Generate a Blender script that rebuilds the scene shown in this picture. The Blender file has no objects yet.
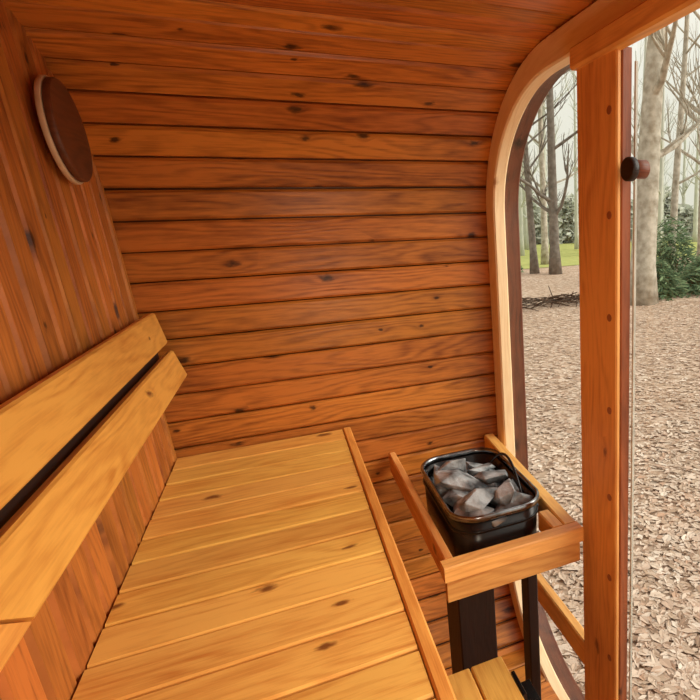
import bpy, bmesh, math, random
from mathutils import Vector, Matrix
S=0.87; ZO=1.85
scene=bpy.context.scene
random.seed(7)
V=Vector
def lin(c):
    out=[]
    for v in c[:3]:
        v=v/255.0
        out.append(v/12.92 if v<=0.04045 else ((v+0.055)/1.055)**2.4)
    return (*out,1.0)

# ---------------------------------------------------------------- materials
class NT:
    def __init__(s,name):
        s.m=bpy.data.materials.new(name); s.m.use_nodes=True
        s.t=s.m.node_tree; s.t.nodes.clear()
        s.out=s.t.nodes.new('ShaderNodeOutputMaterial')
    def n(s,typ,**kw):
        nd=s.t.nodes.new(typ)
        for k,v in kw.items():
            setattr(nd,k,v)
        return nd
    def l(s,a,b): s.t.links.new(a,b)
    def math(s,op,a,b=None,c=None,clamp=False):
        nd=s.t.nodes.new('ShaderNodeMath'); nd.operation=op; nd.use_clamp=clamp
        for i,x in enumerate((a,b,c)):
            if x is None: continue
            if isinstance(x,(int,float)): nd.inputs[i].default_value=x
            else: s.l(x,nd.inputs[i])
        return nd.outputs[0]
    def mix(s,f,a,b,blend='MIX'):
        nd=s.t.nodes.new('ShaderNodeMix'); nd.data_type='RGBA'; nd.blend_type=blend
        for i,x in ((0,f),(6,a),(7,b)):
            if isinstance(x,(int,float)): nd.inputs[i].default_value=x
            elif isinstance(x,tuple): nd.inputs[i].default_value=x
            else: s.l(x,nd.inputs[i])
        return nd.outputs[2]

def wood(name,light,dark,knot,rough=0.45,tonevar=0.45,ringf=190,ringamp=0.46,spec=0.4,huevar=0.012,kthr=0.60,cstr=1.25):
    N=NT(name)
    uv=N.n('ShaderNodeUVMap',uv_map='grain').outputs[0]
    tn=N.n('ShaderNodeUVMap',uv_map='tone').outputs[0]
    st=N.n('ShaderNodeSeparateXYZ'); N.l(tn,st.inputs[0]); tone=st.outputs[0]; tone2=st.outputs[1]
    su=N.n('ShaderNodeSeparateXYZ'); N.l(uv,su.inputs[0]); v=su.outputs[1]
    def mapped(sx,sy):
        mp=N.n('ShaderNodeMapping'); mp.inputs['Scale'].default_value=(sx,sy,1); N.l(uv,mp.inputs[0]); return mp.outputs[0]
    def noise(vec,det=3):
        n=N.n('ShaderNodeTexNoise',noise_dimensions='2D'); n.inputs['Scale'].default_value=1; n.inputs['Detail'].default_value=det
        N.l(vec,n.inputs['Vector']); return n.outputs[0]
    n1=noise(mapped(1.3,8),2); n2=noise(mapped(6,300)); n3=noise(mapped(4,30)); n4=noise(mapped(40,80),2); n5=noise(mapped(1.6,6),3); n6=noise(mapped(14,110),3)
    vo=N.n('ShaderNodeTexVoronoi',voronoi_dimensions='2D'); vo.inputs['Scale'].default_value=1
    N.l(mapped(4.4,8.5),vo.inputs['Vector']); d=vo.outputs['Distance']
    sc=N.n('ShaderNodeSeparateColor'); N.l(vo.outputs['Color'],sc.inputs[0])
    on=N.math('GREATER_THAN',sc.outputs[0],kthr)
    dk=N.math('ADD',d,N.math('MULTIPLY',N.math('SUBTRACT',n4,0.5),0.14))
    size=N.math('MULTIPLY_ADD',sc.outputs[1],0.085,0.03)
    kn=N.math('MULTIPLY',N.math('SUBTRACT',1.35,N.math('DIVIDE',dk,size)),on)
    kn=N.math('MULTIPLY',N.math('MAXIMUM',kn,0.0),1.1,clamp=True)
    halo=N.math('MULTIPLY',N.math('POWER',2.718,N.math('MULTIPLY',d,-8.0)),N.math('MULTIPLY',on,N.math('MULTIPLY',size,9.0)))
    ph=N.math('ADD',N.math('MULTIPLY',v,float(ringf)),N.math('MULTIPLY',n1,46.0))
    ph=N.math('ADD',ph,N.math('MULTIPLY',halo,12.0))
    ring=N.math('MULTIPLY_ADD',N.math('SINE',ph),0.5,0.5)
    ring=N.math('POWER',ring,1.6)
    ring=N.math('MULTIPLY',ring,N.math('MULTIPLY_ADD',n3,1.2,0.2))
    g=N.math('ADD',N.math('MULTIPLY',ring,ringamp),N.math('MULTIPLY',N.math('SUBTRACT',n2,0.35),0.6))
    g=N.math('ADD',g,N.math('MULTIPLY',halo,0.5))
    g=N.math('ADD',g,N.math('MULTIPLY',N.math('SUBTRACT',n6,0.5),0.8))
    g=N.math('ADD',g,N.math('MULTIPLY',N.math('SUBTRACT',n5,0.48),cstr),clamp=True)
    col=N.mix(g,lin(light),lin(dark))
    hs=N.n('ShaderNodeHueSaturation'); N.l(col,hs.inputs['Color'])
    N.l(N.math('MULTIPLY_ADD',N.math('SUBTRACT',tone,0.5),tonevar,1.0),hs.inputs['Value'])
    N.l(N.math('MULTIPLY_ADD',N.math('SUBTRACT',tone2,0.5),huevar,0.5),hs.inputs['Hue'])
    col=N.mix(N.math('MULTIPLY',kn,0.85),hs.outputs[0],lin(knot))
    b=N.n('ShaderNodeBsdfPrincipled'); N.l(col,b.inputs['Base Color'])
    b.inputs['Roughness'].default_value=rough; b.inputs['Specular IOR Level'].default_value=spec
    bp=N.n('ShaderNodeBump'); bp.inputs['Strength'].default_value=0.3; bp.inputs['Distance'].default_value=0.0015
    N.l(g,bp.inputs['Height']); N.l(bp.outputs[0],b.inputs['Normal'])
    N.l(b.outputs[0],N.out.inputs[0])
    return N.m
def plain(name,col,rough=0.5,metal=0.0,noise=None,nscale=20,spec=0.5,bump=0,contrast=2.6):
    N=NT(name)
    b=N.n('ShaderNodeBsdfPrincipled'); b.inputs['Roughness'].default_value=rough; b.inputs['Metallic'].default_value=metal
    b.inputs['Specular IOR Level'].default_value=spec
    tc=N.n('ShaderNodeTexCoord'); nz=N.n('ShaderNodeTexNoise'); nz.inputs['Scale'].default_value=nscale; nz.inputs['Detail'].default_value=5
    N.l(tc.outputs['Object'],nz.inputs['Vector'])
    f=N.math('MULTIPLY_ADD',N.math('SUBTRACT',nz.outputs[0],0.5),contrast,0.5,clamp=True)
    N.l(N.mix(f,lin(col),lin(noise or col)),b.inputs['Base Color'])
    if bump:
        bp=N.n('ShaderNodeBump'); bp.inputs['Strength'].default_value=bump; bp.inputs['Distance'].default_value=0.02
        N.l(nz.outputs[0],bp.inputs['Height']); N.l(bp.outputs[0],b.inputs['Normal'])
    N.l(b.outputs[0],N.out.inputs[0]); return N.m
def glass(name,tint,refl=0.05):
    N=NT(name)
    t=N.n('ShaderNodeBsdfTransparent'); t.inputs[0].default_value=tint
    g=N.n('ShaderNodeBsdfGlossy'); g.inputs['Roughness'].default_value=0.02
    m=N.n('ShaderNodeMixShader'); m.inputs[0].default_value=refl
    N.l(t.outputs[0],m.inputs[1]); N.l(g.outputs[0],m.inputs[2]); N.l(m.outputs[0],N.out.inputs[0]); return N.m
def vcol(name,ramp,rough=0.8,layer='tone',patch=None):
    N=NT(name)
    tn=N.n('ShaderNodeUVMap',uv_map=layer).outputs[0]
    st=N.n('ShaderNodeSeparateXYZ'); N.l(tn,st.inputs[0])
    r=N.n('ShaderNodeValToRGB'); 
    els=r.color_ramp.elements
    while len(els)<len(ramp): els.new(0.5)
    for i,c in enumerate(ramp):
        els[i].position=i/(len(ramp)-1); els[i].color=lin(c)
    N.l(st.outputs[0],r.inputs[0]); col=r.outputs[0]
    if patch:
        tc=N.n('ShaderNodeTexCoord'); nz=N.n('ShaderNodeTexNoise'); nz.inputs['Scale'].default_value=1.1; nz.inputs['Detail'].default_value=4
        N.l(tc.outputs['Object'],nz.inputs['Vector'])
        f=N.math('MULTIPLY',N.math('SUBTRACT',nz.outputs[0],0.42),3.0,clamp=True)
        col=N.mix(N.math('MULTIPLY',f,0.5),col,lin(patch))
    b=N.n('ShaderNodeBsdfPrincipled'); b.inputs['Roughness'].default_value=rough; b.inputs['Specular IOR Level'].default_value=0.2
    N.l(col,b.inputs['Base Color']); N.l(b.outputs[0],N.out.inputs[0]); return N.m

M_wall=wood('wall_wood',(206,126,54),(118,60,24),(40,20,10),tonevar=0.30,rough=0.33)
M_back=wood('back_wall_wood',(196,118,52),(124,66,28),(44,22,12),tonevar=0.26,rough=0.45,spec=0.25)
M_bench=wood('bench_wood',(248,192,96),(212,138,58),(110,58,26),tonevar=0.2,rough=0.40,kthr=.66)
M_rest=wood('backrest_wood',(238,168,80),(200,122,50),(96,46,20),tonevar=0.12,rough=0.38,kthr=.72)
M_post=wood('post_wood',(240,176,98),(200,130,64),(130,74,38),tonevar=0.1,kthr=.93)
M_strip=wood('door_stop_wood',(160,92,52),(112,60,34),(60,26,12),tonevar=0.1)
M_arch=wood('arch_wood',(250,220,176),(234,196,146),(180,124,80),tonevar=0.1,kthr=.95)
M_dark=wood('dark_stained_wood',(110,60,40),(62,34,26),(30,14,8),tonevar=0.3,rough=0.3)
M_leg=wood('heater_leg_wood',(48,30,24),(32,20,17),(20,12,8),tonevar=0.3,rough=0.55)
M_guard=wood('guard_wood',(238,176,98),(202,128,62),(104,56,26),tonevar=0.2,kthr=.85)
M_disc=wood('vent_wood',(108,64,38),(74,42,26),(40,20,12),tonevar=0.1)
M_black=plain('heater_enamel',(24,20,20),0.25,0.3,(36,30,28),8)
M_steel=plain('brushed_steel',(170,170,172),0.2,1.0,(90,90,92),30)
M_stone=plain('stone',(184,188,190),0.6,0.05,(46,48,52),15,0.5,1.0,5.0)
M_brass=plain('screw_metal',(160,98,60),0.5,0.2)
M_glass=glass('window_glass',(0.97,0.985,0.975,1),0.04)
M_edge=plain('glass_edge',(206,206,196),0.3,0,(176,176,166),20)
M_knob=wood('knob_wood',(42,26,22),(26,18,15),(18,12,8))
M_knob2=wood('knob_body_wood',(130,74,46),(90,48,28),(60,30,16))
M_rim=plain('pale_rim',(222,196,164),0.5,0,(200,172,138),30)
M_bark=plain('bark',(200,192,178),0.95,0,(146,136,120),6,0.1,0.7)
M_barkd=plain('dark_bark',(142,134,124),0.95,0,(104,96,88),6,0.1,0.8)
M_barkf=plain('hazy_bark',(204,204,194),0.95,0,(188,188,178),3,0.1)  # distance haze put into the bark colour by paling it
M_twig=plain('twig_bark',(96,80,68),0.95,0,(66,54,46),6,0.1)
M_leaf=vcol('dead_leaves',[(150,122,102),(184,158,136),(210,186,166),(222,202,184),(186,150,126),(234,218,202)],patch=(174,146,124))
M_green=vcol('shrub_leaves',[(64,86,60),(96,120,86),(124,144,104),(78,102,76)])

# ---------------------------------------------------------------- mesh helpers
def newbm():
    bm=bmesh.new(); bm.loops.layers.uv.new('grain'); bm.loops.layers.uv.new('tone'); return bm
def setuv(bm,f,uvs,tone):
    g=bm.loops.layers.uv['grain']; t=bm.loops.layers.uv['tone']
    for lp,u in zip(f.loops,uvs):
        lp[g].uv=u; lp[t].uv=tone
def board(bm,o,dl,L,dw,W,dt,T,c=0.004,sk0=0.0,sk1=0.0,tone=None):
    o=V(o);dl=V(dl).normalized();dw=V(dw).normalized();dt=V(dt).normalized()
    c=min(c,W*0.4,T*0.4)
    cs=[(c,0),(W-c,0),(W,c),(W,T-c),(W-c,T),(c,T),(0,T-c),(0,c)]
    tone=tone or (random.random(),random.random())
    ou=random.uniform(0,60); ov=random.uniform(0,60)
    A=[];B=[]
    for w,t in cs:
        A.append(bm.verts.new(o+dw*w+dt*t+dl*(sk0*w/W)))
        B.append(bm.verts.new(o+dw*w+dt*t+dl*(L+sk1*w/W)))
    for i in range(8):
        j=(i+1)%8
        vi=cs[i][0]+cs[i][1]*0.9; vj=cs[j][0]+cs[j][1]*0.9
        f=bm.faces.new((A[i],A[j],B[j],B[i]))
        setuv(bm,f,[(ou,ov+vi),(ou,ov+vj),(ou+L,ov+vj),(ou+L,ov+vi)],tone)
    for R in (A[::-1],B):
        f=bm.faces.new(R)
        setuv(bm,f,[(ou+0.01*k,ov+0.02*k) for k in range(8)],tone)
def cyl(bm,c,axis,r,h,n=32,r2=None,bev=0.0):
    axis=V(axis).normalized(); up=V((0,0,1)) if abs(axis.z)<0.9 else V((1,0,0))
    a=axis.cross(up).normalized(); b=axis.cross(a); c=V(c); r2=r if r2 is None else r2
    rows=[(0,r-bev),(bev,r),(h-bev,r2),(h,r2-bev)] if bev else [(0,r),(h,r2)]
    rings=[]
    for hh,rr in rows:
        rings.append([bm.verts.new(c+axis*hh+a*rr*math.cos(2*math.pi*i/n)+b*rr*math.sin(2*math.pi*i/n)) for i in range(n)])
    tone=(random.random(),random.random())
    for k in range(len(rings)-1):
        for i in range(n):
            j=(i+1)%n
            f=bm.faces.new((rings[k][i],rings[k][j],rings[k+1][j],rings[k+1][i]))
            setuv(bm,f,[(rows[k][0],i*0.01),(rows[k][0],i*0.01+0.01),(rows[k+1][0],i*0.01+0.01),(rows[k+1][0],i*0.01)],tone); f.smooth=True
    for R in (rings[0][::-1],rings[-1]):
        f=bm.faces.new(R); setuv(bm,f,[((v.co-c).dot(a),(v.co-c).dot(b)) for v in R],tone)
def tube(bm,pts,rad,n=8,cap=True):
    rings=[];prev=None
    for i,p in enumerate(pts):
        d=(pts[min(i+1,len(pts)-1)]-pts[max(i-1,0)]).normalized()
        if prev is None: a=d.orthogonal().normalized()
        else:
            a=(prev-d*prev.dot(d)).normalized()
        prev=a; b=d.cross(a)
        rings.append([bm.verts.new(p+(a*math.cos(2*math.pi*k/n)+b*math.sin(2*math.pi*k/n))*rad[i]) for k in range(n)])
    for r in range(len(rings)-1):
        for k in range(n):
            j=(k+1)%n
            f=bm.faces.new((rings[r][k],rings[r][j],rings[r+1][j],rings[r+1][k])); f.smooth=True
    if cap:
        bm.faces.new(rings[0][::-1]); bm.faces.new(rings[-1])
def finish(bm,name,mat,parent=None,label=None,category=None,kind=None,group=None,recalc=True):
    if recalc: bmesh.ops.recalc_face_normals(bm,faces=bm.faces[:])
    me=bpy.data.meshes.new(name); bm.to_mesh(me); bm.free(); me.materials.append(mat)
    ob=bpy.data.objects.new(name,me); scene.collection.objects.link(ob)
    if parent: ob.parent=parent
    if label: ob['label']=label
    if category: ob['category']=category
    if kind: ob['kind']=kind
    if group: ob['group']=group
    return ob
def empty(name,label,category):
    ob=bpy.data.objects.new(name,None); ob.empty_display_size=0.1; scene.collection.objects.link(ob)
    ob['label']=label; ob['category']=category; return ob
def xw(z): return -0.413-0.055*(z+0.75)
X=(1,0,0);Y=(0,1,0);Z=(0,0,1)

# ---------------------------------------------------------------- barrel profile
YF=2.12; A_=0.57; B_=0.49; ZT=0.54; ZB=-1.95; YC=0.90
def ringpts(off=0.0,n=28):
    P=[]
    def corner(cy,cz,a0,a1):
        for i in range(n+1):
            t=math.radians(a0+(a1-a0)*i/n)
            y=cy+A_*math.cos(t); z=cz+B_*math.sin(t)
            nx=math.cos(t)/A_; nz=math.sin(t)/B_; l=math.hypot(nx,nz)
            P.append((y-off*nx/l, z-off*nz/l))
    cyF=YF-A_; cyN=2*YC-cyF
    corner(cyF,ZB+B_,-90,0); corner(cyF,ZT-B_,0,90); corner(cyN,ZT-B_,90,180); corner(cyN,ZB+B_,180,270)
    return P
def sample(P,step,smax):
    d=[0]
    for i in range(1,len(P)): d.append(d[-1]+math.hypot(P[i][0]-P[i-1][0],P[i][1]-P[i-1][1]))
    out=[];s=0
    while s<=smax and s<d[-1]:
        k=max(i for i in range(len(d)) if d[i]<=s); k=min(k,len(P)-2)
        t=(s-d[k])/max(1e-9,d[k+1]-d[k])
        out.append((P[k][0]+(P[k+1][0]-P[k][0])*t,P[k][1]+(P[k+1][1]-P[k][1])*t)); s+=step
    return out
P=ringpts()
pp=sample(P,0.098,99)
bw=newbm(); bc=newbm(); bn=newbm()
for i in range(len(pp)-1):
    (y0,z0),(y1,z1)=pp[i],pp[i+1]
    ch=V((0,y1-y0,z1-z0)); W=ch.length; ch.normalize()
    outn=V((0,ch.z,-ch.y))
    if y0>1.6 and z0<0.47 or (y0>1.5 and z0<0): tgt=bw
    elif z0>0.47: tgt=bc
    else: tgt=bn
    jit=random.uniform(0,0.006)
    board(tgt,V((-0.53,y0,z0))+outn*jit+ch*0.002,X,1.46,ch,W-0.004,outn,0.030,c=0.008)
    board(tgt,V((-0.53,y0,z0))+outn*0.026-ch*0.01,X,1.46,ch,W+0.02,outn,0.012,c=0.001,tone=(-2.1,.5))
finish(bw,'wall_far',M_wall,label='curved wall of reddish stained horizontal pine planks',category='wall',kind='structure')
finish(bc,'ceiling',M_wall,label='reddish stained pine plank ceiling curving into the wall',category='ceiling',kind='structure')
finish(bn,'wall_near',M_wall,label='curved near wall of stained horizontal pine planks',category='wall',kind='structure')
# back wall, vertical boards
bb=newbm(); y=-0.32
def ztop(y):
    y=abs(y-YC)
    e=(YF-A_)-YC
    if y<=e: return ZT
    return ZT-B_+B_*math.sqrt(max(0,1-((y-e)/A_)**2))
while y<YF-0.02:
    w=min(0.092,YF-y)
    zt=min(ztop(y),ztop(y+w))
    if zt<ZT: zt=max(ztop(y),ztop(y+w))
    zb=-1.41-zt if zt<ZT else -1.93
    up=V((-0.055,0,1)).normalized()
    nb=V((-1,0,-0.055)).normalized()
    board(bb,(xw(zb)-random.uniform(0,0.003),y+0.003,zb),up,(zt+0.02-zb),Y,w-0.006,nb,0.022,c=0.008)
    board(bb,(xw(zb)-0.020,y-0.01,zb),up,(zt+0.02-zb),Y,w+0.02,nb,0.010,c=0.001,tone=(-2.6,.5))
    y+=0.092
finish(bb,'wall_back',M_back,label='vertical stained pine plank wall behind the bench',category='wall',kind='structure')
# floor
bf=newbm(); y=-0.05
while y<1.86:
    board(bf,(-0.35,y,-1.88),X,1.15,Y,0.112,Z,0.03,c=0.005); y+=0.116
finish(bf,'floor',M_wall,label='stained pine plank sauna floor',category='floor',kind='structure')

# arch trims
def archring(name,mat,x0,x1,off0,off1,label):
    bm=newbm(); c=0.006
    O=ringpts(off0);I=ringpts(off1);O2=ringpts(off0+c);I2=ringpts(off1-c)
    rows=[(x0+c,O),(x0,O2),(x0,I2),(x0+c,I),(x1-c,I),(x1,I2),(x1,O2),(x1-c,O)]
    R=[[bm.verts.new((x,p[0],p[1])) for p in L] for x,L in rows]
    n=len(O); s=0
    for i in range(n):
        j=(i+1)%n
        ds=math.hypot(O[j][0]-O[i][0],O[j][1]-O[i][1])
        if ds<1e-6: continue
        vv=[0,.01,.08,.09,.13,.14,.2,.21,.26]
        for k in range(8):
            m=(k+1)%8
            f=bm.faces.new((R[k][i],R[m][i],R[m][j],R[k][j]))
            setuv(bm,f,[(s,vv[k]),(s,vv[k+1]),(s+ds,vv[k+1]),(s+ds,vv[k])],(0.5,0.5))
        s+=ds
    bmesh.ops.remove_doubles(bm,verts=bm.verts[:],dist=1e-5)
    return finish(bm,name,mat,label=label,category='window frame',kind='structure')
archring('trim_1',M_arch,0.795,0.845,0.0,0.088,'pale laminated rounded wooden arch frame around the glass front')
archring('trim_2',M_dark,0.847,0.92,0.001,0.056,'reddish-brown stained outer edge of the rounded glass front')
# door post, lintel, bottom rail
bm=newbm()
board(bm,(0.77,1.142,-1.86),Z,2.30,Y,0.188,X,0.014,c=0.004)
post=finish(bm,'trim_3',M_post,label='orange-brown wooden door post with round screw caps',category='door post',kind='structure')
bm=newbm(); board(bm,(0.792,1.152,-1.86),Z,2.26,Y,0.173,X,0.030,c=0.003)
finish(bm,'stop_strip',M_strip,parent=post)
for z in (0.264,0.018,-0.243,-0.50,-0.76,-1.02,-1.3):
    b2=newbm(); cyl(b2,(0.7705,1.172,z),(-1,0,0),0.010,0.003,20,bev=0.001)
    finish(b2,'screw_cap',M_brass,parent=post)
bm=newbm(); board(bm,(0.752,0.30,0.390),Y,1.03,Z,0.055,X,0.041,c=0.006)
finish(bm,'trim_4',M_post,label='wooden door lintel beam',category='door frame',kind='structure')
bm=newbm(); board(bm,(0.80,1.325,-1.52),Y,0.70,Z,0.10,X,0.035,c=0.005)
finish(bm,'trim_5',M_post,label='wooden lower rail of the side window',category='window frame',kind='structure')
# window pane
def pane(name,x,ymin,ymax,label,cat):
    poly=list(ringpts(0.07))
    def clip(poly,f):
        out=[]
        for i in range(len(poly)):
            a=poly[i];b=poly[(i+1)%len(poly)]; fa=f(a);fb=f(b)
            if fa>=0: out.append(a)
            if fa*fb<0:
                t=fa/(fa-fb); out.append((a[0]+(b[0]-a[0])*t,a[1]+(b[1]-a[1])*t))
        return out
    poly=clip(poly,lambda p:p[0]-ymin); poly=clip(poly,lambda p:ymax-p[0])
    bm=newbm(); q=[]
    for p in poly:
        if not q or math.hypot(p[0]-q[-1][0],p[1]-q[-1][1])>1e-4: q.append(p)
    a=[bm.verts.new((x,p[0],p[1])) for p in q]; bm.faces.new(a)
    return finish(bm,name,M_glass,label=label,category=cat,kind='structure')
pane('window_1',0.846,1.32,2.06,'fixed clear glass pane beside the door','window')
door=pane('door_1',0.830,0.32,1.145,'clear frameless glass door','door')
bm=newbm(); board(bm,(0.826,1.145,-1.80),Z,2.17,Y,0.006,X,0.008,c=0.001); finish(bm,'glass_edge',M_edge,parent=door)
hd=newbm(); cyl(hd,(0.776,1.110,0.122),X,0.028,0.020,32,bev=0.003)
finish(hd,'door_knob',M_knob,parent=door,label='round dark wooden door knob')
hd=newbm(); cyl(hd,(0.796,1.110,0.122),X,0.022,0.036,32,bev=0.003)
finish(hd,'knob_spindle',M_knob2,parent=door)

# ---------------------------------------------------------------- upper bench
bench=empty('upper_bench','wide slatted golden pine sauna bench along the vertical plank wall','bench')
bm=newbm(); y=2.105
while y>-0.20:
    board(bm,(-0.41,y-0.108,-0.775+random.uniform(-.001,.001)),X,0.553,Y,0.108,Z,0.025,c=0.004); y-=0.114
finish(bm,'seat_slats',M_bench,bench)
bm=newbm(); board(bm,(0.146,-0.25,-0.81),Y,2.355,X,0.028,Z,0.064,c=0.004); finish(bm,'front_trim',M_rest,bench)
for x in (-0.36,0.09):
    bm=newbm(); board(bm,(x,-0.25,-0.86),Y,2.34,X,0.045,Z,0.084,c=0.004); finish(bm,'bearer',M_rest,bench)
for y in (0.25,1.55):
    for x in (-0.33,0.085):
        bm=newbm(); board(bm,(x,y,-1.85),Z,0.99,X,0.045,Y,0.07,c=0.004); finish(bm,'leg',M_rest,bench)
# lower bench / step
step=empty('lower_bench','low slatted pine step bench below the heater guard','bench')
bm=newbm()
for x in (0.06,0.165,0.27,0.375):
    board(bm,(x,-0.2,-1.325),Y,1.53,X,0.10,Z,0.025,c=0.004)
finish(bm,'seat_slats',M_bench,step)
for y in (1.24,0.15):
    bm=newbm(); board(bm,(0.08,y,-1.385),X,0.38,Y,0.045,Z,0.058); finish(bm,'bearer',M_rest,step)
for y in (0.13,1.22):
    for x in (0.16,0.40):
        bm=newbm(); board(bm,(x,y,-1.85),Z,0.464,X,0.045,Y,0.02,c=0.003); finish(bm,'leg',M_rest,step)
bm=newbm(); board(bm,(0.477,1.17,-1.36),Y,0.09,Z,0.06,X,0.012,c=0.002); board(bm,(0.477,1.17,-1.36),Y,0.09,X,0.06,Z,0.008,c=0.001)
finish(bm,'angle_bracket',M_black,step,label='dark metal angle bracket')

# ---------------------------------------------------------------- backrest
rest=empty('backrest','two wide horizontal pine backrest boards mounted on the vertical plank wall','backrest')
def rb(y0,y1,bx,bz,tx,tz,s0=0,s1=0):
    dw=V((tx-bx,0,tz-bz)); W=dw.length; dw.normalize(); dt=V((-dw.z,0,dw.x))
    bm=newbm(); board(bm,(bx,y0,bz),Y,y1-y0,dw,W,dt,0.026,c=0.005,sk0=s0,sk1=s1)
    finish(bm,'backrest_board',M_rest,rest)
rb(0.787,2.08,-0.33,-0.455,-0.3605,-0.360,s0=-0.13)
rb(-0.25,0.778,-0.33,-0.455,-0.3605,-0.360,s1=-0.13)
rb(-0.25,2.06,-0.365,-0.334,-0.387,-0.229)
for y in (0.0,1.0,1.90):
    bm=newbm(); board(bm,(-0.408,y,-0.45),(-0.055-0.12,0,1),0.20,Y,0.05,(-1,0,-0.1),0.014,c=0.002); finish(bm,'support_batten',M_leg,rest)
bm=newbm(); board(bm,(-0.402,-0.25,-0.41),Y,2.30,Z,0.12,X,0.006,c=0.001); finish(bm,'gap_shade_strip',M_leg,rest)  # dark strip added behind the board gap, stands in for its shadow

# ---------------------------------------------------------------- round vent
vent=empty('air_vent','round dark brown wooden air vent cover with pale rim','vent')
ax=V((1,0,0.055)).normalized(); c0=V((xw(0.28),1.76,0.268))
bm=newbm(); cyl(bm,c0-ax*0.002,ax,0.05,0.020,32); finish(bm,'stem',M_dark,vent)
bm=newbm(); cyl(bm,c0+ax*0.016,ax,0.126,0.012,64,bev=0.002); finish(bm,'rim',M_rim,vent)
bm=newbm(); cyl(bm,c0+ax*0.028,ax,0.121,0.016,64,bev=0.003); finish(bm,'cover',M_disc,vent)

# ---------------------------------------------------------------- heater guard
g=empty('heater_guard','wooden guard rail around the sauna heater beside the glass','guard rail')
def gr(*a,tone=None,**k):
    bm=newbm(); board(bm,*a,tone=tone,**k); finish(bm,'rail',M_guard,g)
gr((0.312,1.300,-0.975),Y,0.810,X,0.026,Z,0.085)
gr((0.690,1.300,-0.965),(0.045,1,0),0.80,X,0.042,Z,0.075)
gr((0.300,1.256,-0.938),X,0.432,Y,0.044,Z,0.048,tone=(.9,.5))
gr((0.309,1.274,-1.014),X,0.420,Y,0.024,Z,0.070,tone=(-.2,.5))
gr((0.650,1.300,-0.955),Y,0.10,X,0.038,Z,0.066)
# ---------------------------------------------------------------- heater
ht=empty('sauna_heater','black electric sauna heater with dark steel rim filled with grey stones','heater')
def rr(cx,cy,w,h,r,n=8):
    out=[]
    for k,(sx,sy) in enumerate(((1,1),(-1,1),(-1,-1),(1,-1))):
        for i in range(n+1):
            t=math.radians(90*k+90*i/n)
            out.append((cx+sx*(w/2-r)+r*math.cos(t),cy+sy*(h/2-r)+r*math.sin(t)))
    return out
HX,HY,HZ=0.526,1.63,-0.012
def loft(bm,rows,closed=False,caps=True,smooth=True):
    R=[[bm.verts.new((p[0],p[1],z+HZ)) for p in L] for z,L in rows]; n=len(R[0])
    rng=range(len(R)) if closed else range(len(R)-1)
    for k in rng:
        m=(k+1)%len(R)
        for i in range(n):
            j=(i+1)%n
            f=bm.faces.new((R[k][i],R[k][j],R[m][j],R[m][i])); f.smooth=smooth
    if caps and not closed: bm.faces.new(R[0][::-1]); bm.faces.new(R[-1])
bm=newbm()
loft(bm,[(-1.08,rr(HX,HY,.26,.44,.06)),(-1.06,rr(HX,HY,.28,.46,.07)),(-0.85,rr(HX,HY,.29,.48,.08)),(-0.85,rr(HX,HY,.27,.46,.07)),(-0.93,rr(HX,HY,.265,.455,.07))])
finish(bm,'body',M_black,ht)
def ringm(name,z,w,h,r,t,hh,mat):
    bm=newbm()
    loft(bm,[(z,rr(HX,HY,w,h,r)),(z+hh*.3,rr(HX,HY,w+t*.5,h+t*.5,r+t*.25)),(z+hh*.8,rr(HX,HY,w+t*.3,h+t*.3,r+.15*t)),(z+hh,rr(HX,HY,w-t*.3,h-t*.3,r-.15*t)),(z+hh*.8,rr(HX,HY,w-t*1.5,h-t*1.5,r-.75*t)),(z,rr(HX,HY,w-t*1.5,h-t*1.5,r-.75*t))],closed=True)
    finish(bm,name,mat,ht)
ringm('rim',-0.850,.305,.495,.09,.014,.022,M_steel)
ringm('inner_rim',-0.89,.298,.488,.085,.006,.010,M_black)
bm=newbm(); pts=[V((HX+0.112+0.012*math.sin(t*math.pi),HY+0.19-0.34*t,-0.90+0.105*math.sin(math.pi*t))) for t in [i/16 for i in range(17)]]
tube(bm,pts,[0.005]*17,8); finish(bm,'heating_element',M_black,ht)
for (x0,x1,y0,y1) in ((0.385,0.51,1.46,1.62),(0.63,0.668,1.46,1.52)):
    bm=newbm(); board(bm,(x0,y0,-1.85),Z,0.765,X,x1-x0,Y,y1-y0,c=0.004); finish(bm,'leg',M_leg,ht)
# stones
def stone(c,r,seed,flat):
    rnd=random.Random(seed); bm=newbm()
    sx,sy=rnd.uniform(.9,1.3),rnd.uniform(.9,1.35); sz=flat
    rot=Matrix.Rotation(rnd.uniform(-.5,.5),3,'X')@Matrix.Rotation(rnd.uniform(-.5,.5),3,'Y')@Matrix.Rotation(rnd.uniform(0,3),3,'Z')
    for i in range(12):
        d=V((rnd.gauss(0,1),rnd.gauss(0,1),rnd.gauss(0,1))).normalized()
        bm.verts.new(V(c)+rot@(V((d.x*sx,d.y*sy,d.z*sz))*r*rnd.uniform(.85,1.2)))
    bmesh.ops.convex_hull(bm,input=bm.verts[:])
    bmesh.ops.delete(bm,geom=[v for v in bm.verts if not v.link_faces],context='VERTS')
    bmesh.ops.bevel(bm,geom=bm.edges[:],offset=r*0.025,segments=1,affect='EDGES')
    finish(bm,'sauna_stone',M_stone,label='large angular grey sauna stone in the heater',category='stone',group='stones piled in the sauna heater')
k=0
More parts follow.
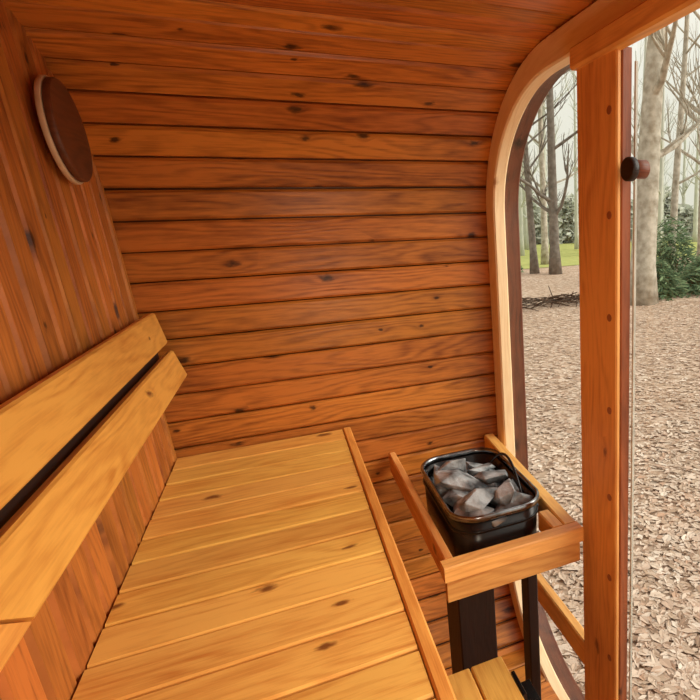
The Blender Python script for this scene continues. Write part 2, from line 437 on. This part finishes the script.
for (fx,fy,z,r,fl) in ((-.07,-.17,-.875,.058,.7),(.07,-.175,-.875,.058,.7),(0.0,-.19,-.878,.05,.7),(-.075,-.06,-.88,.058,.7),(.08,-.06,-.878,.058,.7),(-.075,.06,-.88,.060,.7),(.08,.06,-.88,.058,.7),(-.065,.17,-.88,.056,.7),(.065,.17,-.88,.056,.7),(0,.2,-.88,.05,.7),
                    (-.045,-.12,-.852,.074,.55),(.06,-.11,-.856,.068,.6),(-.045,.02,-.848,.078,.55),(.062,.02,-.856,.068,.6),(-.03,.14,-.853,.072,.55),(.065,.13,-.86,.060,.6)):
    k+=1; stone((HX+fx,HY+fy,z+HZ),r,k+300,fl)

# ---------------------------------------------------------------- outside
GZ=-2.15
def gmat():
    N=NT('leafy_ground')
    tc=N.n('ShaderNodeTexCoord')
    vo=N.n('ShaderNodeTexVoronoi'); vo.inputs['Scale'].default_value=14; N.l(tc.outputs['Object'],vo.inputs['Vector'])
    r=N.n('ShaderNodeValToRGB'); sc=N.n('ShaderNodeSeparateColor'); N.l(vo.outputs['Color'],sc.inputs[0]); N.l(sc.outputs[0],r.inputs[0])
    e=r.color_ramp.elements
    for _ in range(3): e.new(.5)
    for i,c in enumerate([(144,116,98),(182,156,134),(208,184,164),(172,142,120),(220,202,184)]):
        e[i].position=i/4; e[i].color=lin(c)
    nz=N.n('ShaderNodeTexNoise'); nz.inputs['Scale'].default_value=0.7; nz.inputs['Detail'].default_value=4; N.l(tc.outputs['Object'],nz.inputs['Vector'])
    f=N.math('MULTIPLY',N.math('SUBTRACT',nz.outputs[0],0.40),3.0,clamp=True)
    col=N.mix(N.math('MULTIPLY',f,0.5),r.outputs[0],lin((174,148,126)))
    b=N.n('ShaderNodeBsdfPrincipled'); b.inputs['Roughness'].default_value=.95; b.inputs['Specular IOR Level'].default_value=.1
    N.l(col,b.inputs['Base Color'])
    bp=N.n('ShaderNodeBump'); bp.inputs['Strength'].default_value=.4; bp.inputs['Distance'].default_value=.02
    N.l(vo.outputs['Distance'],bp.inputs['Height']); N.l(bp.outputs[0],b.inputs['Normal']); N.l(b.outputs[0],N.out.inputs[0]); return N.m
bm=newbm()
n=40
gv=[[bm.verts.new((-40+i*4.5,-40+j*4.5,GZ)) for j in range(n+1)] for i in range(n+1)]
for i in range(n):
    for j in range(n): bm.faces.new((gv[i][j],gv[i+1][j],gv[i+1][j+1],gv[i][j+1]))
finish(bm,'ground',gmat(),label='forest ground covered in dry brown leaves',category='ground',kind='structure')
bm=newbm()
bm.faces.new([bm.verts.new((p[0],p[1],GZ+0.02)) for p in ((-20,25),(60,25),(90,120),(-40,120))])
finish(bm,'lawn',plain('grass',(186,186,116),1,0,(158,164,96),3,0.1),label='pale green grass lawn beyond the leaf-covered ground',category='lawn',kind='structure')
# leaf litter
rnd=random.Random(3)
verts=[];faces=[];tones=[]
for i in range(44000):
    dist=1.3+ (rnd.random()**1.5)*13
    ratio=rnd.uniform(0.18,1.25); a=math.atan(ratio)
    x=dist*math.sin(a)*1.15; y=dist*math.cos(a)
    if x<1.05: continue
    sz=rnd.uniform(.018,.032)*(1.7 if rnd.random()<.22 else 1); th=rnd.uniform(0,6.28)
    u=V((math.cos(th),math.sin(th),rnd.uniform(-.11,.11))); w=V((-math.sin(th),math.cos(th),rnd.uniform(-.11,.11)))
    c=V((x,y,GZ+rnd.uniform(.007,.016))); b=len(verts); fold=rnd.uniform(.03,.16)*sz; wd=rnd.uniform(.5,1.1)
    verts+= [c-u*sz,c-u*sz*.2+w*sz*.62*wd+V((0,0,fold)),c+u*sz*.55+w*sz*.35*wd+V((0,0,fold)),c+u*sz,c+u*sz*.55-w*sz*.35*wd+V((0,0,fold)),c-u*sz*.2-w*sz*.62*wd+V((0,0,fold))]
    faces+= [(b,b+1,b+2,b+3),(b,b+3,b+4,b+5)]; t=rnd.random(); tones+=[t,t]
def rawmesh(name,verts,faces,tones,mat,**kw):
    me=bpy.data.meshes.new(name); me.from_pydata([tuple(v) for v in verts],[],faces)
    me.uv_layers.new(name='grain'); ul=me.uv_layers.new(name='tone')
    for p,t in zip(me.polygons,tones):
        for li in p.loop_indices: ul.data[li].uv=(t,t)
    me.materials.append(mat); ob=bpy.data.objects.new(name,me); scene.collection.objects.link(ob)
    for k,v in kw.items(): ob[k]=v
    return ob
rawmesh('leaf_litter',verts,faces,tones,M_leaf,label='carpet of dry fallen brown leaves on the ground',category='leaves',kind='stuff')
# twig pile
rnd=random.Random(9); bm=newbm()
for i in range(170):
    c=V((rnd.uniform(5.4,8.6),13.0+rnd.gauss(0,.30),GZ+rnd.uniform(.03,.20))); L=rnd.uniform(.3,.9)
    d=V((rnd.uniform(-1,1),rnd.uniform(-.5,.5),rnd.uniform(-.15,.15))).normalized()
    tube(bm,[c-d*L/2,c+V((0,0,.03)),c+d*L/2],[.012,.014,.005],5)
finish(bm,'twig_pile',M_twig,label='low strip of fallen dark twigs on the leaves',category='twigs',kind='stuff')
# trees
def branch(bm,p,d,L,r,depth,rnd,n):
    pts=[p.copy()];rad=[r];q=p.copy();dd=d.copy();st=5
    for i in range(st):
        dd=(dd+V((rnd.uniform(-.2,.2),rnd.uniform(-.2,.2),rnd.uniform(-.05,.2)))).normalized()
        q=q+dd*L/st; pts.append(q.copy()); rad.append(r*(1-.8*(i+1)/st)+0.003)
    tube(bm,pts,rad,n,False)
    if depth>0:
        for i in range(rnd.randint(3,5)):
            k=rnd.randint(1,st-1)
            nd=(dd*0.7+V((rnd.uniform(-1,1),rnd.uniform(-1,1),rnd.uniform(-.1,.7)))*.7).normalized()
            branch(bm,pts[k],nd,L*rnd.uniform(.4,.65),rad[k]*.6,depth-1,rnd,max(3,n-2))
def tree(x,y,h,r,lean,seed,mat,label,nb=12,depth=2,group=None,lowest=.25):
    rnd=random.Random(seed)
    base=V((x,y,GZ-.05)); pts=[];rad=[];N_=12; off=V((0,0,0))
    for i in range(N_+1):
        t=i/N_
        off+=V((rnd.uniform(-.03,.03),rnd.uniform(-.03,.03),0))*h*.12
        pts.append(base+V((lean[0]*t*h,lean[1]*t*h,t*h))+off*t); rad.append(r*(1.35 if i==0 else 1)*(1-.75*t))
    bm=newbm(); tube(bm,pts,rad,12)
    tr=finish(bm,'tree',mat,label=label,category='tree',group=group)
    bm=newbm()
    for i in range(nb):
        t=rnd.uniform(lowest,.98); k=min(N_-1,int(t*N_)); p=pts[k].lerp(pts[k+1],t*N_-k)
        a=rnd.uniform(0,6.28); d=V((math.cos(a),math.sin(a),rnd.uniform(.3,1.1))).normalized()
        branch(bm,p,d,h*rnd.uniform(.12,.26),rad[k]*.4,depth,rnd,6)
    finish(bm,'branches',mat,parent=tr)
tree(8.75,11.8,13,.36,(.045,-.01),1,M_bark,'thick pale grey bare tree trunk beside green shrubs',14)
tree(11.2,21.4,15,.24,(-.01,.01),2,M_barkd,'dark bare forked tree at the edge of the lawn',16,lowest=.15)
tree(10.65,22.4,13,.18,(-.04,.01),12,M_barkd,'slim dark bare tree leaning beside a forked tree',14,lowest=.15)
tree(13.2,13.4,15,.32,(.02,.0),3,M_bark,'pale grey bare tree with forked branches',14)
tree(16.5,18,14,.2,(-.02,0),4,M_bark,'slender pale bare tree',12)
tree(14.0,17.0,14,.16,(.05,0),5,M_bark,'thin grey bare tree leaning slightly',12)
tree(13.5,27,16,.2,(.0,0),6,M_bark,'slender grey bare tree on the grass',12)
rnd=random.Random(11)
for i in range(30):
    a=math.atan(rnd.uniform(.38,1.3)); dd=rnd.uniform(36,80)
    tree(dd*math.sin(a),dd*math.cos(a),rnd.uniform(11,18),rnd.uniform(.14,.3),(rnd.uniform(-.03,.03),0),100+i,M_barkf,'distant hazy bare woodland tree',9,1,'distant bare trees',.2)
def shrub(x,y,rx,rz,n,seed,label,ls=.09,group=None,mat=None,wd=.35):
    rnd=random.Random(seed); v=[];f=[];t=[]
    for i in range(n):
        d=V((rnd.gauss(0,1),rnd.gauss(0,1),abs(rnd.gauss(0,1)))).normalized()*rnd.uniform(.35,1.1)
        bump=(1+.25*math.sin(d.x*5+seed)*math.cos(d.y*4))*(1.15-.5*max(0,d.z))
        c=V((x+d.x*rx*bump,y+d.y*rx*bump,GZ+d.z*rz))
        a=V((d.x+rnd.uniform(-.6,.6),d.y+rnd.uniform(-.6,.6),rnd.uniform(-.6,.4))).normalized(); b=a.orthogonal().normalized(); s=ls*rnd.uniform(.7,1.3)
        k=len(v); v+=[c-a*s,c+b*s*wd,c+a*s,c-b*s*wd]; f.append((k,k+1,k+2,k+3)); t.append(rnd.random())
    ob=rawmesh('shrub',v,f,t,mat or M_green,label=label,category='shrub')
    if group: ob['group']=group
shrub(9.9,12.6,.7,1.0,2600,1,'dark green evergreen shrub at the foot of a tree',.13,wd=.2)
shrub(11.6,12.4,.9,1.1,2600,2,'dark green evergreen shrub among leaves',.13,wd=.2)
shrub(12.9,15.8,1.2,2.2,2200,5,'tall feathery green evergreen shrub',.18,wd=.14)
shrub(9.9,23.5,.5,1.0,1000,4,'small green shrub beside a dark tree')
M_hz=vcol('hazy_leaves',[(166,170,154),(182,186,170),(196,196,182),(172,176,160)])  # greyed greens carry the distance haze in the leaf colour
rnd=random.Random(5)
for i in range(20):
    a=math.atan(.36+i*.05); dd=(64,80)[i%2]
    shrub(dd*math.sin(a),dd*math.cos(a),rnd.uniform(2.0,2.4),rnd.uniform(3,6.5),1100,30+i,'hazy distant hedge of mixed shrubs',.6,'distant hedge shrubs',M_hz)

# ---------------------------------------------------------------- scale, origins
bpy.context.view_layer.update()
for me in {o.data for o in scene.objects if o.type=='MESH'}:
    for v in me.vertices: v.co=V((v.co.x,v.co.y,v.co.z+ZO))*S
for top in [o for o in scene.objects if o.parent is None]:
    fam=[top]+list(top.children_recursive)
    co=[v.co for o in fam if o.type=='MESH' for v in o.data.vertices]
    lo=V([min(c[i] for c in co) for i in range(3)]); hi=V([max(c[i] for c in co) for i in range(3)])
    pv=V(((lo.x+hi.x)/2,(lo.y+hi.y)/2,lo.z))
    for o in fam:
        if o.type=='MESH': o.data.transform(Matrix.Translation(-pv)); o.data.update()
    top.location=pv

# ---------------------------------------------------------------- camera
fx=V((0.909,-0.4155,-0.0363)).normalized(); fw=V((0.397,0.889,-0.2258)); fw=(fw-fx*fw.dot(fx)).normalized(); up=fx.cross(fw)
cam=bpy.data.cameras.new('camera'); co=bpy.data.objects.new('camera',cam); scene.collection.objects.link(co)
M=Matrix((( fx.x,up.x,-fw.x,0),(fx.y,up.y,-fw.y,0),(fx.z,up.z,-fw.z,ZO*S),(0,0,0,1)))
co.matrix_world=M
cam.sensor_width=36; cam.lens=36*535/700; cam.shift_x=-0.25; cam.clip_start=0.02; cam.clip_end=500
scene.camera=co
# ---------------------------------------------------------------- light
w=bpy.data.worlds.new('world'); scene.world=w; w.use_nodes=True
nt=w.node_tree; bg=nt.nodes['Background']
tc=nt.nodes.new('ShaderNodeTexCoord'); sp=nt.nodes.new('ShaderNodeSeparateXYZ'); rp=nt.nodes.new('ShaderNodeValToRGB')
nt.links.new(tc.outputs['Generated'],sp.inputs[0]); nt.links.new(sp.outputs[2],rp.inputs[0]); nt.links.new(rp.outputs[0],bg.inputs[0])
rp.color_ramp.elements[0].color=lin((214,212,196)); rp.color_ramp.elements[1].color=lin((242,240,230)); rp.color_ramp.elements[1].position=.5
bg.inputs[1].default_value=1.2
def tp(x,y,z): return V((x,y,z+ZO))*S
sun=bpy.data.lights.new('sun','SUN'); sun.energy=3.2; sun.angle=math.radians(50); sun.color=(1,.96,.86)
so=bpy.data.objects.new('sun',sun); scene.collection.objects.link(so); so.rotation_euler=V((-0.80,0.45,-0.50)).to_track_quat('-Z','Y').to_euler(); so.location=tp(8,-4,8)
lp=bpy.data.lights.new('fill_light','POINT'); lp.energy=8.0; lp.shadow_soft_size=.12; lp.color=(1,.92,.72)  # added fill to brighten the interior, not a sauna fixture
lo=bpy.data.objects.new('fill_light',lp); scene.collection.objects.link(lo); lo.location=tp(.30,.08,-.40)
scene.view_settings.view_transform='Standard'
